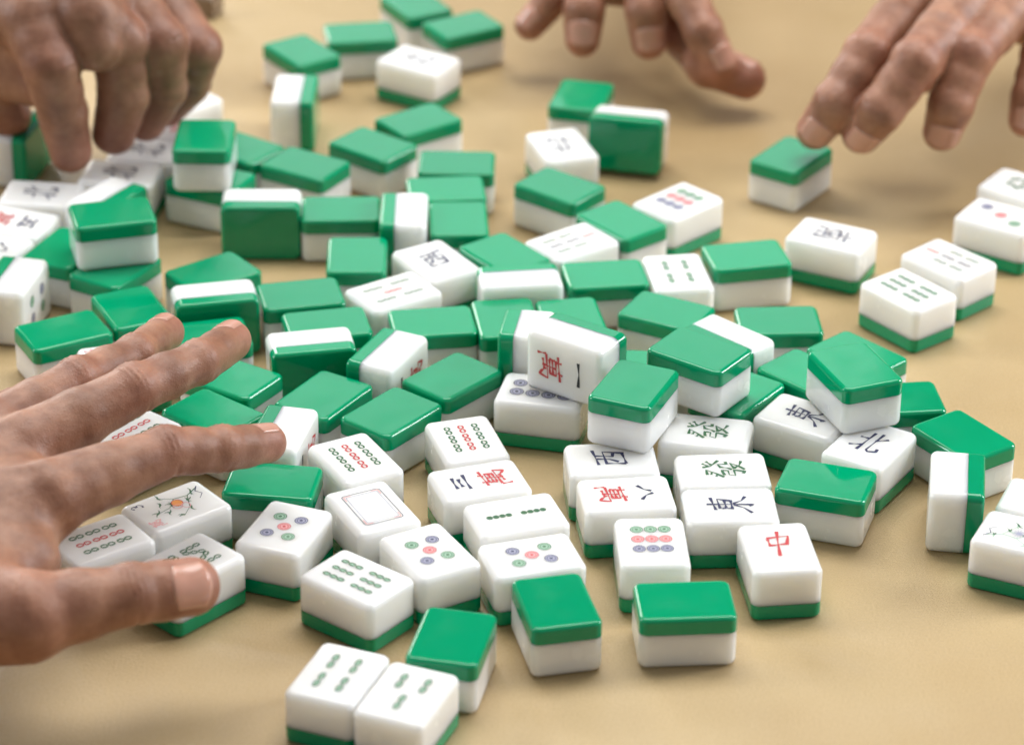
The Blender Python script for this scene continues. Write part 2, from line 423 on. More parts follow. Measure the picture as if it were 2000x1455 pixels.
(76,'G','',(138.3,1463.4,11.24),(0.0000,0.8851,0.4654,0.0000),
 'green-backed tile alone on the table under the far right fingertips'),
(77,'F','dot9',(79.4,1408.8,11.24),(0.9253,0.0000,0.0000,0.3793),
 'nine dot tile with green, red and navy rows at the back, beside a green-backed tile'),
(78,'G','',(51.6,1386.7,11.24),(0.0000,0.9059,-0.4235,0.0000),
 'green-backed tile overlapping the corner between the far nine dot tile and a seven bamboo tile'),
(79,'G','',(22.4,1424.6,11.24),(0.0000,0.9449,-0.3272,0.0000),
 'green-backed tile in front of the far navy character tile, beside a seven bamboo tile'),
(80,'G','',(34.5,1534.5,11.24),(-0.0000,-0.6218,0.7831,0.0000),
 'dark green-backed tile behind the upright tile below the far middle hand'),
(81,'S','',(58.0,1493.8,14.21),(-0.6609,0.7421,-0.0814,0.0759),
 'upright tile showing its whole dark green back with a white top and right side'),
(82,'F','bei',(24.0,1472.7,11.24),(0.8090,-0.0000,0.0000,-0.5878),
 'white tile with a navy character, left of the upright dark green back'),
(83,'G','',(-28.4,1450.1,11.24),(0.0000,1.0000,-0.0098,0.0000),
 'rearmost of the three green-backed tiles lined up one behind the other'),
(84,'G','',(-33.0,1420.0,11.24),(0.0000,0.9987,0.0502,0.0000),
 'middle one of the three green-backed tiles lined up one behind the other'),
(85,'G','',(-26.2,1386.7,11.24),(0.0000,0.7260,-0.6877,0.0000),
 'nearest of the three green-backed tiles lined up one behind the other'),
(86,'F','xi',(-36.0,1342.1,11.24),(0.4781,0.0000,0.0000,0.8783),
 'tile with the navy west character in the upper middle, open to view'),
(87,'G','',(-4.0,1350.0,11.24),(0.0000,0.8991,-0.4376,0.0000),
 'green-backed tile right of the open west tile, behind the standing white-fronted tile'),
(88,'S','',(3.1,1316.1,14.12),(0.7054,0.7054,0.0495,0.0495),
 'tile on its side, green strip behind and plain white front, amid the heap'),
(89,'G','',(-2.9,1284.9,11.24),(0.0000,0.7539,-0.6569,0.0000),
 'left one of two green-backed tiles in front of the standing white-fronted tile'),
(90,'G','',(26.8,1286.0,11.24),(0.0000,0.7653,-0.6436,0.0000),
 'right one of two green-backed tiles in front of the standing white-fronted tile'),
(91,'E','',(6.5,1250.3,19.03),(0.0519,0.7052,-0.0519,0.7052),
 'upright tile with green left and white right, directly behind the standing one character tile'),
(92,'S','wan1',(27.7,1218.8,36.53),(0.6769,0.6769,-0.2045,-0.2045),
 'tile standing up with a red character and a navy one on its white face'),
(93,'F','dot8',(13.2,1217.5,11.24),(0.9943,-0.0000,0.0000,-0.1067),
 'white tile with dark dots under the standing one character tile'),
(94,'G','',(-26.1,1229.9,11.24),(0.0000,0.9092,0.4163,0.0000),
 'green-backed tile left of the dark dot tile, right one of two side by side'),
(95,'G','',(-51.3,1197.6,11.24),(0.0000,0.8993,0.4372,0.0000),
 'green-backed tile behind the nine bamboo pair, left one of two side by side'),
(96,'G','',(-80.9,1212.0,11.24),(0.0000,0.8728,0.4881,0.0000),
 'green-backed tile between the white-topped standing tile and the one the index finger touches'),
(97,'S','wan1',(-54.7,1243.9,14.12),(0.3806,-0.3806,0.5960,-0.5960),
 'tile on its side with green left, turning a navy written face to the right'),
(98,'G','',(-36.0,1280.6,11.24),(0.0000,0.9969,0.0788,0.0000),
 'green-backed tile between the five bamboo tile and the tile turning its face right'),
(99,'F','bam5',(-54.6,1310.1,11.24),(0.9551,0.0000,0.0000,0.2962),
 'five bamboo tile with a red middle stick'),
(100,'G','',(42.6,1329.6,11.24),(0.0000,0.9974,0.0723,0.0000),
 'green-backed tile left of the four bamboo tile in the middle of the heap'),
(101,'F','bam4',(76.3,1332.3,11.24),(0.6515,0.0000,0.0000,0.7587),
 'four bamboo tile in the middle of the heap between two green-backed tiles'),
(102,'G','',(109.2,1350.8,11.24),(0.0000,0.9941,0.1089,0.0000),
 'green-backed tile right of the four bamboo tile with its white front open to the table'),
(103,'G','',(69.7,1293.3,11.24),(0.0000,0.9714,-0.2374,0.0000),
 'green-backed tile right of the standing one character tile, behind the stacked ones'),
(104,'S','',(95.3,1260.6,14.12),(0.6562,-0.6562,0.2636,-0.2636),
 'tile on its side with a plain white strip right of the stacked green tile'),
(105,'G','',(119.8,1285.0,11.24),(0.0000,0.9995,0.0311,0.0000),
 'green-backed tile right behind the plain white strip, near the open table'),
(106,'G','',(66.8,1240.8,11.24),(0.0000,0.9992,-0.0407,0.0000),
 'green-backed tile almost hidden behind the two stacked tiles in the centre'),
(108,'F','flower3',(-135.3,1117.7,11.24),(-0.3361,0.0000,0.0000,0.9418),
 'flower tile with an orange fruit, green leaves and a navy numeral 3'),
(109,'F','bam9',(-163.6,1091.4,11.24),(0.9498,0.0000,0.0000,0.3129),
 'bamboo tile with red and green sticks in the gap between thumb and index finger'),
(110,'F','bam8',(-126.6,1076.3,11.24),(0.9151,0.0000,0.0000,0.4033),
 'tile with a green zigzag of bamboo, under the thumb tip'),
(112,'F','dong',(125.3,1197.5,11.24),(0.2741,0.0000,0.0000,0.9617),
 'white tile with the navy east character, partly covered by the high stacked green tile'),
(113,'F','bei',(150.4,1174.6,11.24),(0.8742,0.0000,0.0000,0.4855),
 'white tile with a navy character in front of the high stacked tile at the right'),
(114,'G','',(129.7,1143.6,11.24),(0.0000,0.9885,-0.1513,0.0000),
 'green-backed tile with a bright right edge, right of the uncovered green dragon tile'),
]
faces={}
CATEG='mahjong tile'
GROUP='mahjong tiles spread out on the table'
proto=None
for idn,kind,fc,c,q,label in TILES:
    e=bpy.data.objects.new('mahjong_tile',None); COL.objects.link(e)
    e.empty_display_size=.01
    lift=1.4 if idn==81 else 0
    # the Empty sits under the tile's middle on what carries it, the parts keep the tile's pose
    rot=Quaternion(q)
    zmin=min((rot@Vector((sx*L/2,sy*W/2,sz*T/2))).z for sx in(-1,1) for sy in(-1,1) for sz in(-1,1))
    e.location=(c[0]*S,c[1]*S,(c[2]+lift+zmin)*S)
    e['label']=label; e['category']=CATEG; e['group']=GROUP
    for nm,me in (('white_body',ME_white),('green_back',ME_green)):
        o=bpy.data.objects.new(nm,me); COL.objects.link(o); o.parent=e
        o.rotation_mode='QUATERNION'; o.rotation_quaternion=rot; o.location=(0,0,-zmin*S)
    if fc:
        if fc not in faces: faces[fc]=face(fc)
        o=bpy.data.objects.new('engraving',faces[fc]); COL.objects.link(o); o.parent=e
        o.rotation_mode='QUATERNION'; o.rotation_quaternion=rot; o.location=(0,0,-zmin*S)

# ------------------------------------------------------------------ hands
HANDS={
'A':{'w':[(-270.5,1038.9,52.0,25.0)],'fa':[(-385.7,974.5,60.0,30.0)],'web':[(-199.9,1071.8,50.0,17.0),(-187.1,1035.4,46.0,17.0),(-220.8,1065.1,48.0,19.0),(-202.2,1018.0,42.0,22.0)],'index':[(-177.1,1064.6,58.0,15.0),(-136.0,1095.8,60.0,10.2),(-115.2,1109.1,54.0,9.0),(-98.2,1125.6,48.0,7.5)],'middle':[(-191.2,1099.6,60.0,14.0),(-151.3,1130.0,69.0,10.3),(-127.8,1155.6,68.0,8.9),(-116.9,1186.7,62.0,7.9)],'ring':[(-205.7,1115.1,58.0,13.0),(-176.4,1148.1,63.0,9.5),(-156.3,1176.1,60.0,8.4),(-147.2,1208.6,54.0,7.6)],'pinky':[(-222.3,1133.0,50.0,11.5),(-204.4,1157.7,44.0,8.5),(-195.5,1175.2,38.0,7.5),(-189.3,1197.7,28.0,6.5)],'thumb':[(-226.2,1011.9,40.0,24.0),(-177.6,995.1,48.0,16.5),(-140.4,1007.7,50.0,11.4),(-119.4,1019.2,47.0,11.0)],},
'B':{'w':[(-303.4,1543.0,110.0,27.0)],'fa':[(-500.6,1788.8,130.0,32.0)],'web':[(-236.2,1462.8,96.0,17.0),(-209.4,1458.6,98.0,17.0),(-209.4,1458.6,98.0,17.0),(-192.4,1483.9,96.0,16.0),(-222.3,1450.0,84.0,11.0),(-201.6,1439.4,86.0,12.0),(-259.1,1474.9,80.0,16.0),(-239.9,1462.2,76.0,15.0),(-262.5,1472.2,62.0,14.0),(-232.2,1450.7,62.0,12.0)],'index':[(-233.6,1448.1,98.0,16.0),(-223.7,1432.2,80.0,14.2),(-220.0,1436.6,52.0,12.0),(-216.7,1436.8,32.0,10.0)],'middle':[(-206.2,1447.2,100.0,15.5),(-192.5,1452.7,84.0,14.0),(-192.0,1451.1,56.0,12.5),(-197.9,1450.2,36.0,10.5)],'ring':[(-191.7,1477.2,96.0,15.0),(-173.9,1460.8,80.0,13.2),(-174.0,1466.1,54.0,11.8),(-183.4,1465.4,36.0,9.6)],'pinky':[(-180.4,1511.0,88.0,13.0),(-157.4,1476.6,70.0,12.2),(-163.0,1486.6,48.0,10.5),(-175.1,1486.4,34.0,9.0)],'thumb':[(-271.7,1474.6,80.0,18.0),(-263.6,1470.4,60.0,14.5),(-256.3,1471.1,46.0,12.5),(-252.0,1471.8,36.0,11.0)],},
'C':{'w':[(85.6,1866.7,80.0,27.0)],'fa':[(114.3,2295.6,120.0,32.0)],'web':[(49.6,1603.0,58.0,13.0),(85.5,1611.7,52.0,14.0),(80.7,1627.7,50.0,14.0),(88.3,1606.2,44.0,13.0)],'index':[(90.6,1654.5,78.0,13.5),(84.8,1591.0,66.0,12.0),(98.3,1564.7,46.0,10.2),(108.0,1559.0,30.0,8.8)],'middle':[(74.2,1664.5,80.0,14.0),(68.3,1602.4,70.0,12.5),(68.8,1583.7,50.0,11.2),(70.6,1581.2,33.0,9.6)],'ring':[(56.2,1666.9,76.0,13.5),(39.4,1617.0,64.0,11.8),(36.6,1591.3,46.0,10.8),(35.5,1585.6,32.0,9.2)],'pinky':[(39.4,1658.8,70.0,12.0),(35.0,1622.4,56.0,10.5),(18.7,1612.9,42.0,9.2),(7.5,1609.5,30.0,7.9)],'thumb':[(91.2,1684.1,55.0,17.0),(82.2,1616.1,34.0,13.5),(102.3,1569.2,25.0,12.2),(121.8,1562.9,20.0,10.3)],},
'D':{'w':[(294.4,1647.9,100.0,27.0)],'fa':[(414.0,1918.7,140.0,32.0)],'web':[(221.2,1519.9,72.0,12.0),(232.5,1528.9,74.0,12.0),(254.5,1542.2,66.0,13.0),(277.5,1541.6,58.0,13.0)],'index':[(203.0,1525.6,82.0,14.0),(174.2,1473.7,72.0,12.2),(158.2,1454.8,54.0,11.0),(148.7,1457.7,38.0,9.3)],'middle':[(225.0,1506.0,86.0,14.0),(195.8,1453.9,76.0,12.5),(179.1,1442.7,56.0,11.2),(170.7,1450.1,40.0,9.7)],'ring':[(249.3,1513.1,82.0,13.5),(224.1,1467.6,74.0,12.2),(214.5,1454.3,54.0,11.0),(211.3,1457.9,38.0,9.5)],'pinky':[(276.6,1535.0,72.0,12.0),(264.5,1498.2,62.0,10.5),(257.1,1479.0,48.0,9.3),(255.6,1477.1,36.0,8.2)],'thumb':[(251.2,1606.9,60.0,16.0),(229.3,1552.8,50.0,12.0),(216.2,1526.2,44.0,10.0),(208.1,1522.0,40.0,8.5)],},

}
class Field:
    """distance field on a grid; every primitive is only evaluated in a window around itself"""
    def __init__(s,lo,n,cell,big=60):
        s.lo=np.array(lo,np.float32); s.n=n; s.c=cell; s.F=np.full(n,big,np.float32)
    def win(s,pts,pad):
        p=np.array(pts); a=np.clip(((p.min(0)-pad-s.lo)/s.c).astype(int),0,np.array(s.n)-2); b=np.clip(((p.max(0)+pad-s.lo)/s.c).astype(int)+2,a+2,s.n)
        sl=tuple(slice(i,j) for i,j in zip(a,b))
        X=[(s.lo[i]+np.arange(a[i],b[i],dtype=np.float32)*s.c).reshape([-1 if k==i else 1 for k in range(3)]) for i in range(3)]
        return sl,X
    def cone(s,a,b,ra,rb,k):
        sl,(x,y,z)=s.win([a,b],max(ra,rb)+k+2*s.c+1)
        ba=(b-a).astype(np.float32); l2=float(ba@ba); x=x-np.float32(a[0]); y=y-np.float32(a[1]); z=z-np.float32(a[2])
        t=np.clip((x*ba[0]+y*ba[1]+z*ba[2])/np.float32(l2),0,1)
        d=np.sqrt((x-t*ba[0])**2+(y-t*ba[1])**2+(z-t*ba[2])**2)-(np.float32(ra)+np.float32(rb-ra)*t)
        s.F[sl]=smin(s.F[sl],d,np.float32(k))
def smin(a,b,k):
    h=np.clip(.5+.5*(b-a)/k,0,1); return b+(a-b)*h-k*h*(1-h)
def nrm(v): return v/(np.linalg.norm(v)+1e-9)
def surface_nets(F,org,h):
    """iso surface of grid F (vertices inside <0); returns verts (mm) and quads"""
    s=F<0
    nx,ny,nz=F.shape
    occ=np.zeros((nx-1,ny-1,nz-1),np.int8)
    for i in(0,1):
        for j in(0,1):
            for k in(0,1): occ+=s[i:nx-1+i,j:ny-1+j,k:nz-1+k]
    act=(occ>0)&(occ<8); idx=-np.ones(act.shape,np.int64); cells=np.argwhere(act); idx[act]=np.arange(len(cells))
    acc=np.zeros((len(cells),3)); cnt=np.zeros(len(cells))
    ci,cj,ck=cells.T
    cor=[(i,j,k) for i in(0,1) for j in(0,1) for k in(0,1)]
    for a in cor:
        for ax in range(3):
            if a[ax]==0:
                b=list(a); b[ax]=1
                fa=F[ci+a[0],cj+a[1],ck+a[2]]; fb=F[ci+b[0],cj+b[1],ck+b[2]]
                m=(fa<0)!=(fb<0); t=np.where(m,fa/(fa-fb+1e-12),0)
                p=np.tile(np.array(a,float),(len(cells),1)); p[:,ax]+=t
                acc[m]+=p[m]; cnt[m]+=1
    V=(cells+acc/cnt[:,None])*h+org
    Q=[]
    for ax in range(3):
        o=[0,0,0];o[ax]=1
        A=s[1:nx-1,1:ny-1,1:nz-1]; sl=[slice(1,nx-1),slice(1,ny-1),slice(1,nz-1)]
        n=[nx,ny,nz]
        sl2=[slice(1+o[k],n[k]-1+o[k]) for k in range(3)]
        B=s[tuple(sl2)]; e=np.argwhere(A!=B)+1
        fl=A[tuple((e-1).T)]
        u,v=[(1,2),(2,0),(0,1)][ax]
        du=np.zeros(3,int);du[u]=1;dv=np.zeros(3,int);dv[v]=1
        c0=e-du-dv;c1=e-dv;c2=e;c3=e-du
        def g(c):
            c=np.minimum(c,np.array(idx.shape)-1); return idx[tuple(c.T)]
        q=np.stack([g(c0),g(c1),g(c2),g(c3)],1); q[~fl]=q[~fl][:,::-1]
        Q.append(q)
    Q=np.concatenate(Q); Q=Q[(Q>=0).all(1)]
    return V,Q

def skin_material(tone=1.0):
    m,nt,b=mat('skin')
    tc=N(nt,'ShaderNodeTexCoord'); at=N(nt,'ShaderNodeAttribute'); at.attribute_name='flush'
    n1=N(nt,'ShaderNodeTexNoise'); n1.inputs['Scale'].default_value=70; n1.inputs['Detail'].default_value=6
    n2=N(nt,'ShaderNodeTexNoise'); n2.inputs['Scale'].default_value=260; n2.inputs['Detail'].default_value=5
    vo=N(nt,'ShaderNodeTexVoronoi'); vo.feature='DISTANCE_TO_EDGE'; vo.inputs['Scale'].default_value=900
    for n in (n1,n2,vo): nt.links.new(tc.outputs['Object'],n.inputs['Vector'])
    r1=N(nt,'ShaderNodeValToRGB')
    r1.color_ramp.elements[0].position=.33; r1.color_ramp.elements[0].color=(.27*tone,.115*tone,.06*tone,1)
    r1.color_ramp.elements[1].position=.68; r1.color_ramp.elements[1].color=(.49*tone,.245*tone,.145*tone,1)
    nt.links.new(n1.outputs['Fac'],r1.inputs['Fac'])
    mx=N(nt,'ShaderNodeMix'); mx.data_type='RGBA'; mx.inputs[7].default_value=(.52*tone,.205*tone,.14*tone,1)
    nt.links.new(at.outputs['Fac'],mx.inputs[0]); nt.links.new(r1.outputs[0],mx.inputs[6])
    m2=N(nt,'ShaderNodeMix'); m2.data_type='RGBA'; m2.blend_type='MULTIPLY'; m2.inputs[0].default_value=.35
    r2=N(nt,'ShaderNodeValToRGB'); r2.color_ramp.elements[0].position=.3; r2.color_ramp.elements[0].color=(.62,.5,.45,1); r2.color_ramp.elements[1].position=.6
    nt.links.new(n2.outputs['Fac'],r2.inputs['Fac']); nt.links.new(mx.outputs[2],m2.inputs[6]); nt.links.new(r2.outputs[0],m2.inputs[7])
    nt.links.new(m2.outputs[2],b.inputs['Base Color'])
    ad=N(nt,'ShaderNodeMath'); ad.operation='MULTIPLY_ADD'; ad.inputs[1].default_value=.6
    nt.links.new(vo.outputs['Distance'],ad.inputs[0]); nt.links.new(n2.outputs['Fac'],ad.inputs[2])
    bp=N(nt,'ShaderNodeBump'); setin(bp,Strength=.5,Distance=.0006)
    nt.links.new(ad.outputs[0],bp.inputs['Height']); nt.links.new(bp.outputs[0],b.inputs['Normal'])
    setin(b,Roughness=.47); b.inputs['Subsurface Weight'].default_value=.25; b.inputs['Subsurface Radius'].default_value=(1,.35,.2); b.inputs['Subsurface Scale'].default_value=.004
    b.inputs['Specular IOR Level'].default_value=.5
    return m
def nail_material():
    m,nt,b=mat('fingernail'); b.inputs['Base Color'].default_value=(.58,.31,.23,1); setin(b,Roughness=.14)
    b.inputs['Subsurface Weight'].default_value=.3; b.inputs['Subsurface Radius'].default_value=(1,.4,.3); b.inputs['Subsurface Scale'].default_value=.003
    return m
M_nail=nail_material()

def build_hand(key,label,cell,up,nails,bump=1.0,tone=1.0):
    H={k:[(np.array(p[:3]),p[3]) for p in v] for k,v in HANDS[key].items()}
    wr,wrr=H['w'][0]; fa,far_=H['fa'][0]
    fing=['index','middle','ring','pinky']
    allp=[p for k in fing+['thumb'] for p in H[k]]+[(wr,wrr)]+H.get('web',[])
    # the forearm leaves the picture: keep 120 mm of it
    fdir=nrm(fa-wr); fend=wr+fdir*110
    mc=np.mean([H[k][0][0] for k in fing],0)
    up=nrm(np.array(up,float))
    lo=np.min([p-r for p,r in allp]+[fend-wrr],0)-5; hi=np.max([p+r for p,r in allp]+[fend+wrr],0)+5
    n=np.ceil((hi-lo)/cell).astype(int)+1
    ax=[lo[i]+np.arange(n[i])*cell for i in range(3)]
    palm=Field(lo,tuple(n),cell)
    lat=nrm(H['index'][0][0]-H['pinky'][0][0])
    fwd=nrm(mc-wr); dor=nrm(np.cross(lat,fwd)); 
    if dor@up<0: dor=-dor
    for i,k in enumerate(fing):
        m_,r_=H[k][0]; wpt=wr+lat*(12-8*i)
        palm.cone(wpt,m_-dor*1.0,16.5,r_,7)
    for a_,b_ in zip(fing[:-1],fing[1:]):
        palm.cone(H[a_][0][0]-dor*3-fwd*6,H[b_][0][0]-dor*3-fwd*6,11.0,10.5,5)
    # forearm, oval wrist
    palm.cone(wr+lat*7,fend+lat*10,17,22,7); palm.cone(wr-lat*7,fend-lat*10,17,22,7)
    # thumb base muscle and web
    t0,tr0=H['thumb'][0]; t1,tr1=H['thumb'][1]
    palm.cone(wr+lat*12-dor*4,t0,17,tr0,9)
    palm.cone(t0,t1,tr0,tr1,8)
    im=H['index'][0][0]
    palm.cone((t0+t1)/2,(im*.75+wr*.25),9,9,10)
    if 'web' in H:
        for i in range(0,len(H['web'])-1,2):
            (p0,r0_),(p1,r1_)=H['web'][i],H['web'][i+1]; palm.cone(p0,p1,r0_,r1_,10)
    # tendons on the back
    for i,k in enumerate(fing):
        m_,r_=H[k][0]; s0=wr+lat*(6-5*i)+dor*14.5
        palm.cone(s0+(m_-s0)*.25,m_+dor*(r_-2.2),1.6,2.4,3.5)
    rv=random.Random(7)
    for i in range(5):
        o0=lat*(14-8*i+rv.uniform(-2,2)); p=wr+o0+dor*15.2+fwd*10; 
        for st_ in range(6):
            L_=np.linalg.norm(mc-wr)/7; q_=p+fwd*L_+lat*rv.uniform(-4,4)
            # keep the vein at the surface of the back of the hand
            t_=float((q_-wr)@fwd)/float(np.linalg.norm(mc-wr)); q_=q_+dor*(float((wr+(mc-wr)*t_)@dor)+15.5-2.5*t_-float(q_@dor))
            palm.cone(p,q_,.9,.9,1.8); p=q_
    marks=[]
    for k in fing+['thumb']:
        J=H[k]; d=Field(lo,tuple(n),cell)
        pts=[p for p,_r in J]; rr=[r for _p,r in J]
        fd=nrm(pts[3]-pts[2])
        hinge=nrm(np.cross(pts[1]-pts[0],pts[3]-pts[1])) if np.linalg.norm(np.cross(nrm(pts[1]-pts[0]),nrm(pts[3]-pts[1])))>.08 else lat
        for i in range(3):
            a,b,ra,rb=pts[i],pts[i+1],rr[i],rr[i+1]
            mid=(a+b)/2; waist=.96 if i else .975
            d.cone(a,mid,ra*.99,(ra+rb)/2*waist,2.5); d.cone(mid,b,(ra+rb)/2*waist,rb*.99,2.5)
            dl=dor-((dor@nrm(b-a))*nrm(b-a)); dl=nrm(dl)
            # pad on the palm side
            if i==2: d.cone(a-dl*1.2,b-dl*1.4,ra*.8,rb*.88,3)
            if i: d.cone(a+dl*ra*.10,a+dl*ra*.11+.1,ra*.91,ra*.91,2.5)
        # creases over the joints
        for jn in (1,2):
            a=nrm(pts[jn+1]-pts[jn-1]).astype(np.float32); dl=nrm(dor-(dor@a)*a).astype(np.float32)
            sl,(x,y,z)=d.win([pts[jn]],rr[jn]*2.1); x=x-np.float32(pts[jn][0]); y=y-np.float32(pts[jn][1]); z=z-np.float32(pts[jn][2])
            s_=x*a[0]+y*a[1]+z*a[2]; dd=x*dl[0]+y*dl[1]+z*dl[2]; ll=x*lat[0]+y*lat[1]+z*lat[2]
            near=(x*x+y*y+z*z)<(rr[jn]*2.0)**2
            m=np.clip(dd/rr[jn],0,1)*near
            wv=np.cos(s_*2*math.pi/2.4+.9*np.sin(dd*.9+ll*.55)+.5*np.sin(ll*1.7))*(.75+.25*np.sin(ll*.8+dd))
            d.F[sl]+=(m*np.exp(-(s_/4.2)**2)*(.5*wv*bump)+np.exp(-((s_-.3)/1.0)**2)*np.clip(-dd/rr[jn],0,1)*near*.9).astype(np.float32)
        sl,_x=d.win(pts,max(rr)+8)
        palm.F[sl]=smin(palm.F[sl],d.F[sl],np.float32(2.2 if k!='thumb' else 4))
        dt=nrm(dor-(dor@fd)*fd)
        marks.append((k,pts,rr,fd,dt))
    # low relief of veins and slack skin
    x,y,z=[(ax[i]*.11).astype(np.float32).reshape([-1 if k==i else 1 for k in range(3)]) for i in range(3)]
    palm.F+=(.22*np.sin(x*1.7+np.sin(y*2.1))*np.sin(y*1.9+np.sin(z*2)+1)).astype(np.float32)
    body=palm.F
    V,Q=surface_nets(body,lo,cell)
    org=wr.copy(); org[2]=0
    me=bpy.data.meshes.new('hand'); me.from_pydata(((V-org)*S).tolist(),[],Q.tolist()); me.validate()
    for p in me.polygons: p.use_smooth=True
    # smooth the grid steps a little
    fl=np.zeros(len(V))
    for k,pts,rr,fd,dt in marks:
        for j,w_ in ((3,1.0),(2,.35),(1,.55)):
            dd=np.sqrt(((V-pts[j])**2).sum(1)); fl=np.maximum(fl,w_*np.exp(-(dd/(rr[j]*1.35))**2))
        dd=np.sqrt(((V-pts[0])**2).sum(1)); fl=np.maximum(fl,.35*np.exp(-(dd/14)**2))
    a=me.attributes.new('flush','FLOAT','POINT'); a.data.foreach_set('value',fl[:len(me.vertices)].astype(np.float32)*.8)
    me.materials.append(skin_material(tone))
    o=bpy.data.objects.new('hand',me); COL.objects.link(o); o.location=org*S
    o['label']=label; o['category']='hand'; o['group']='hands of the players around the table'
    md=o.modifiers.new('smooth','SMOOTH'); md.factor=.5; md.iterations=2
    def samp(p):
        q=(p-lo)/cell; i=np.clip(np.floor(q).astype(int),0,np.array(body.shape)-2); f=q-i; o_=0.
        for a0 in(0,1):
            for a1 in(0,1):
                for a2 in(0,1): o_+=body[i[0]+a0,i[1]+a1,i[2]+a2]*(f[0] if a0 else 1-f[0])*(f[1] if a1 else 1-f[1])*(f[2] if a2 else 1-f[2])
        return o_
    # nails: curved plates on the last joint
    for k,pts,rr,fd,dt in marks:
        if k not in nails: continue
        n_dir=nails[k]; nd=dt if n_dir is None else nrm(np.array(n_dir,float)-(np.array(n_dir,float)@fd)*fd)
        side=np.cross(fd,nd); r=rr[3]*.99; tip=pts[3]
        wdt=math.radians(50); ln=r*1.5; vs=[];fs=[]; skin={};nu,nv=12,12
        for lay in (0,1):
            for j in range(nv+1):
                v=j/nv
                for i in range(nu+1):
                    u=i/nu*2-1
                    # rounded free end and rounded root
                    vv=-.72*ln+ v*ln
                    vv+= (-.16*ln*(u*u))*(v) + (.16*ln*(u*u))*(1-v)
                    aa=u*wdt*(1-.06*(1-v))
                    base=tip+fd*vv; dr=nd*math.cos(aa)+side*math.sin(aa)
                    if lay==0:
                        rad=r*1.7
                        while rad>r*.3 and samp(base+dr*rad)>0: rad-=.12
                        skin[(i,j)]=rad; rad-=1.0
                    else:
                        free=max(0.,(v-.8)/.2)
                        rad=skin[(i,j)]+.12+.34*(1-abs(u)**3)*min(1,(v+.05)*5)*(1-.3*v)+.25*free
                    p=base+dr*rad
                    vs.append(tuple((p-org)*S))
        st=(nu+1)*(nv+1)
        for j in range(nv):
            for i in range(nu):
                a0=j*(nu+1)+i; fs.append((st+a0,st+a0+1,st+a0+nu+2,st+a0+nu+1)); fs.append((a0+nu+1,a0+nu+2,a0+1,a0))
        for i in range(nu):
            fs.append((i,i+1,st+i+1,st+i)); b0=nv*(nu+1)+i; fs.append((st+b0,st+b0+1,b0+1,b0))
        for j in range(nv):
            a0=j*(nu+1); fs.append((a0+nu+1,a0,st+a0,st+a0+nu+1)); b0=a0+nu; fs.append((b0,b0+nu+1,st+b0+nu+1,st+b0))
        nm=bpy.data.meshes.new('fingernail'); nm.from_pydata(vs,[],fs)
        for p in nm.polygons: p.use_smooth=True
        nm.materials.append(M_nail)
        no=bpy.data.objects.new('fingernail',nm); COL.objects.link(no); no.parent=o
    return o
ALLN={'index':None,'middle':None,'ring':None,'pinky':None,'thumb':None}
build_hand('A','outstretched left hand reaching in from the left edge over the near tiles, thumb apart',.85,(-.2,.2,1),
   dict(index=(-.1,.25,1),middle=(-.55,-.5,1),ring=(-.55,-.5,1),pinky=None,thumb=(.15,-1,.6)),tone=.82)
build_hand('B','hand with curled fingers picking up tiles at the top left corner',.95,(.3,.1,1),
   dict(thumb=None),tone=.72)
build_hand('C','hand with fingers pointing down at the top middle of the photo',.95,(0,-.45,1),dict(index=(.65,-1,.3),middle=(0,-.7,1),ring=(0,-.7,1),pinky=(-.2,-.6,1),thumb=(.3,.3,1)),tone=.9)
build_hand('D','hand reaching in from the top right corner, fingertips over a lone green tile',.95,(-.25,-.3,1),dict(index=(-.05,-1,.25),middle=(.1,-1,.2),ring=(0,-1,.2),pinky=(0,-1,.2)),tone=.85)

# ------------------------------------------------------------------ two dice far back
def die(x,y,rz,label):
    me=bpy.data.meshes.new('die'); 
    import bmesh
    bm=bmesh.new(); bmesh.ops.create_cube(bm,size=.013); bmesh.ops.bevel(bm,geom=list(bm.edges),offset=.0022,segments=4,affect='EDGES',profile=.6)
    for f in bm.faces: f.smooth=True
    bm.to_mesh(me); bm.free(); me.materials.append(M_die)
    o=bpy.data.objects.new('die',me); COL.objects.link(o); o.location=(x*S,y*S,.0065); o.rotation_euler=(0,0,rz)
    o['label']=label; o['category']='die'; o['group']='dice left at the back of the table'
    pm=bpy.data.meshes.new('pips'); bm=bmesh.new()
    for fx,fy in ((-1,-1),(1,1),(0,0),(1,-1),(-1,1)):
        for mtx in (Matrix.Translation((fx*.0032,fy*.0032,.00655)),Matrix.Translation((fx*.0032,-.00655,fy*.0032))@Matrix.Rotation(math.pi/2,4,'X')):
            bmesh.ops.create_circle(bm,cap_ends=True,segments=14,radius=.0011,matrix=mtx)
    bm.to_mesh(pm); bm.free(); pm.materials.append(M_pip)
    p=bpy.data.objects.new('pips',pm); COL.objects.link(p); p.parent=o
M_die,_nt,_b=mat('dark_stone_plastic'); _b.inputs['Base Color'].default_value=(.2,.13,.08,1); setin(_b,Roughness=.3)
M_pip,_nt,_b=mat('pip_paint'); _b.inputs['Base Color'].default_value=(.6,.5,.4,1); setin(_b,Roughness=.4)
die(-194,1716,.5,'brown die at the top edge, the left one of two'); die(-173,1692,1.1,'grey brown die at the top edge, the right one of two')

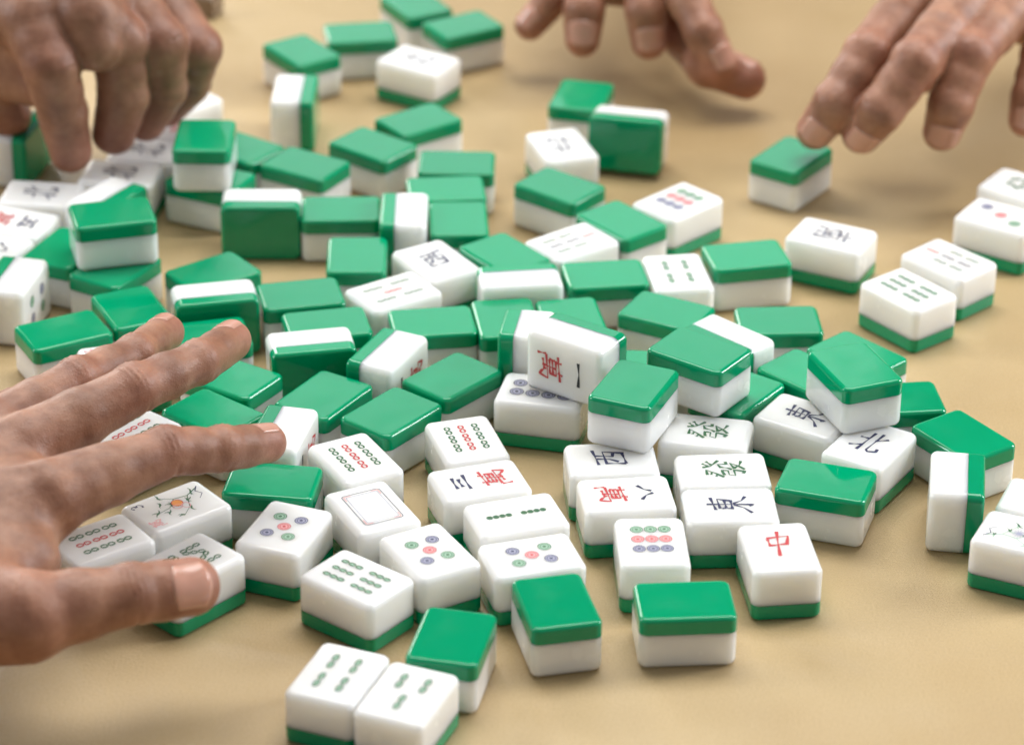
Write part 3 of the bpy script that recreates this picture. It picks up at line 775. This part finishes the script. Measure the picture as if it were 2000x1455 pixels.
# ------------------------------------------------------------------ table
m,nt,b=mat('tan_table_paper')
tc=N(nt,'ShaderNodeTexCoord')
n1=N(nt,'ShaderNodeTexNoise'); n1.inputs['Scale'].default_value=8; n1.inputs['Detail'].default_value=3
n2=N(nt,'ShaderNodeTexNoise'); n2.inputs['Scale'].default_value=900; n2.inputs['Detail'].default_value=4
n3=N(nt,'ShaderNodeTexNoise'); n3.inputs['Scale'].default_value=11; n3.inputs['Detail'].default_value=2; n3.inputs['Distortion'].default_value=.6
wv=N(nt,'ShaderNodeTexWave'); wv.inputs['Scale'].default_value=330; wv.inputs['Distortion'].default_value=2.5; wv.inputs['Detail'].default_value=2
mp=N(nt,'ShaderNodeMapping'); mp.inputs['Rotation'].default_value=(0,0,.6)
nt.links.new(tc.outputs['Object'],mp.inputs['Vector']); nt.links.new(mp.outputs[0],wv.inputs['Vector'])
for n in(n1,n2,n3): nt.links.new(tc.outputs['Object'],n.inputs['Vector'])
cr=N(nt,'ShaderNodeValToRGB'); cr.color_ramp.elements[0].position=.36; cr.color_ramp.elements[0].color=(.49,.345,.17,1)
cr.color_ramp.elements[1].position=.64; cr.color_ramp.elements[1].color=(.545,.40,.21,1)
nt.links.new(n1.outputs['Fac'],cr.inputs['Fac'])
mm=N(nt,'ShaderNodeMix'); mm.data_type='RGBA'; mm.blend_type='MULTIPLY'; mm.inputs[0].default_value=.32
r3=N(nt,'ShaderNodeValToRGB'); r3.color_ramp.elements[0].position=.35; r3.color_ramp.elements[0].color=(.7,.66,.6,1); r3.color_ramp.elements[1].position=.62
nt.links.new(n2.outputs['Fac'],r3.inputs['Fac']); nt.links.new(cr.outputs[0],mm.inputs[6]); nt.links.new(r3.outputs[0],mm.inputs[7])
nt.links.new(mm.outputs[2],b.inputs['Base Color'])
ad=N(nt,'ShaderNodeMath'); ad.operation='MULTIPLY_ADD'; ad.inputs[1].default_value=.25
nt.links.new(wv.outputs['Fac'],ad.inputs[0]); nt.links.new(n2.outputs['Fac'],ad.inputs[2])
bp=N(nt,'ShaderNodeBump'); setin(bp,Strength=.6,Distance=.0005); nt.links.new(ad.outputs[0],bp.inputs['Height'])
b2=N(nt,'ShaderNodeBump'); setin(b2,Strength=.6,Distance=.006); nt.links.new(n3.outputs['Fac'],b2.inputs['Height']); nt.links.new(bp.outputs[0],b2.inputs['Normal'])
nt.links.new(b2.outputs[0],b.inputs['Normal']); setin(b,Roughness=.34)
import bmesh
me=bpy.data.meshes.new('tabletop'); bm=bmesh.new(); bmesh.ops.create_cube(bm,size=1,matrix=Matrix.Translation((0,1.35,-.015))@Matrix.Diagonal((2.6,2.6,.03,1)))
bmesh.ops.bevel(bm,geom=list(bm.edges),offset=.004,segments=2,affect='EDGES'); bm.to_mesh(me); bm.free(); me.materials.append(m)
tb=bpy.data.objects.new('tabletop',me); COL.objects.link(tb); tb['kind']='structure'

# ------------------------------------------------------------------ light
w=bpy.data.worlds.new('World'); sc.world=w; w.use_nodes=True
nt=w.node_tree; bg=nt.nodes['Background']; bg.inputs[0].default_value=(.9,.95,1,1)
# the room: bright walls and ceiling on the viewer's side, a dim wall around the far windows
tc=N(nt,'ShaderNodeTexCoord'); sx=N(nt,'ShaderNodeSeparateXYZ'); nt.links.new(tc.outputs['Generated'],sx.inputs[0])
ma=N(nt,'ShaderNodeMath'); ma.operation='MULTIPLY_ADD'; ma.inputs[1].default_value=-.9
nt.links.new(sx.outputs['Z'],ma.inputs[0]); nt.links.new(sx.outputs['Y'],ma.inputs[2])
mr=N(nt,'ShaderNodeMapRange'); setin(mr,From_Min=-.5,From_Max=.15,To_Min=.24,To_Max=.07); nt.links.new(ma.outputs[0],mr.inputs['Value'])
nt.links.new(mr.outputs[0],bg.inputs[1])
def area(name,loc,target,sx,sy,power,col):
    l=bpy.data.lights.new(name,'AREA'); l.shape='RECTANGLE'; l.size=sx; l.size_y=sy; l.energy=power; l.color=col
    o=bpy.data.objects.new(name,l); COL.objects.link(o); o.location=loc
    o.rotation_euler=(Vector(target)-Vector(loc)).to_track_quat('-Z','Y').to_euler(); return o
CT=(0,1.25,0)
area('window_light',(.06,4.4,1.38),CT,1.0,1.0,3.6,(.95,.98,1))
area('far_left_window_light',(-1.5,4.2,1.2),CT,1.1,1.3,40,(1,.98,.94))
area('ceiling_light',(.1,2.05,2.1),CT,2.0,1.1,46,(1,.985,.96))
area('side_window_light',(2.0,1.7,1.0),CT,.6,.9,36,(.93,.96,1))
area('left_window_light',(-2.1,1.6,1.0),CT,.5,.8,19,(.95,.97,1))

# ------------------------------------------------------------------ camera
f_px,pitch,roll,hgt=6291.76,.498625979,.00952358502,.693803087
cd=bpy.data.cameras.new('camera'); cam=bpy.data.objects.new('camera',cd); COL.objects.link(cam)
cp_,sp_=math.cos(pitch),math.sin(pitch); fw=Vector((0,cp_,-sp_)); upv=Vector((0,sp_,cp_)); rt=Vector((1,0,0))
r2=math.cos(roll)*rt+math.sin(roll)*upv; u2=-math.sin(roll)*rt+math.cos(roll)*upv
cam.matrix_world=Matrix(((r2.x,u2.x,-fw.x,0),(r2.y,u2.y,-fw.y,0),(r2.z,u2.z,-fw.z,hgt),(0,0,0,1)))
cd.sensor_fit='HORIZONTAL'; cd.sensor_width=36; cd.lens=f_px/2000*36; cd.clip_start=.05; cd.clip_end=60
cd.dof.use_dof=True; cd.dof.focus_distance=1.335; cd.dof.aperture_fstop=cd.lens/14.5; cd.dof.aperture_blades=0
sc.camera=cam
sc.render.engine='CYCLES'
sc.view_settings.view_transform='Standard'; sc.view_settings.look='None'; sc.view_settings.gamma=1; sc.view_settings.exposure=.22
sc.view_settings.use_curve_mapping=False
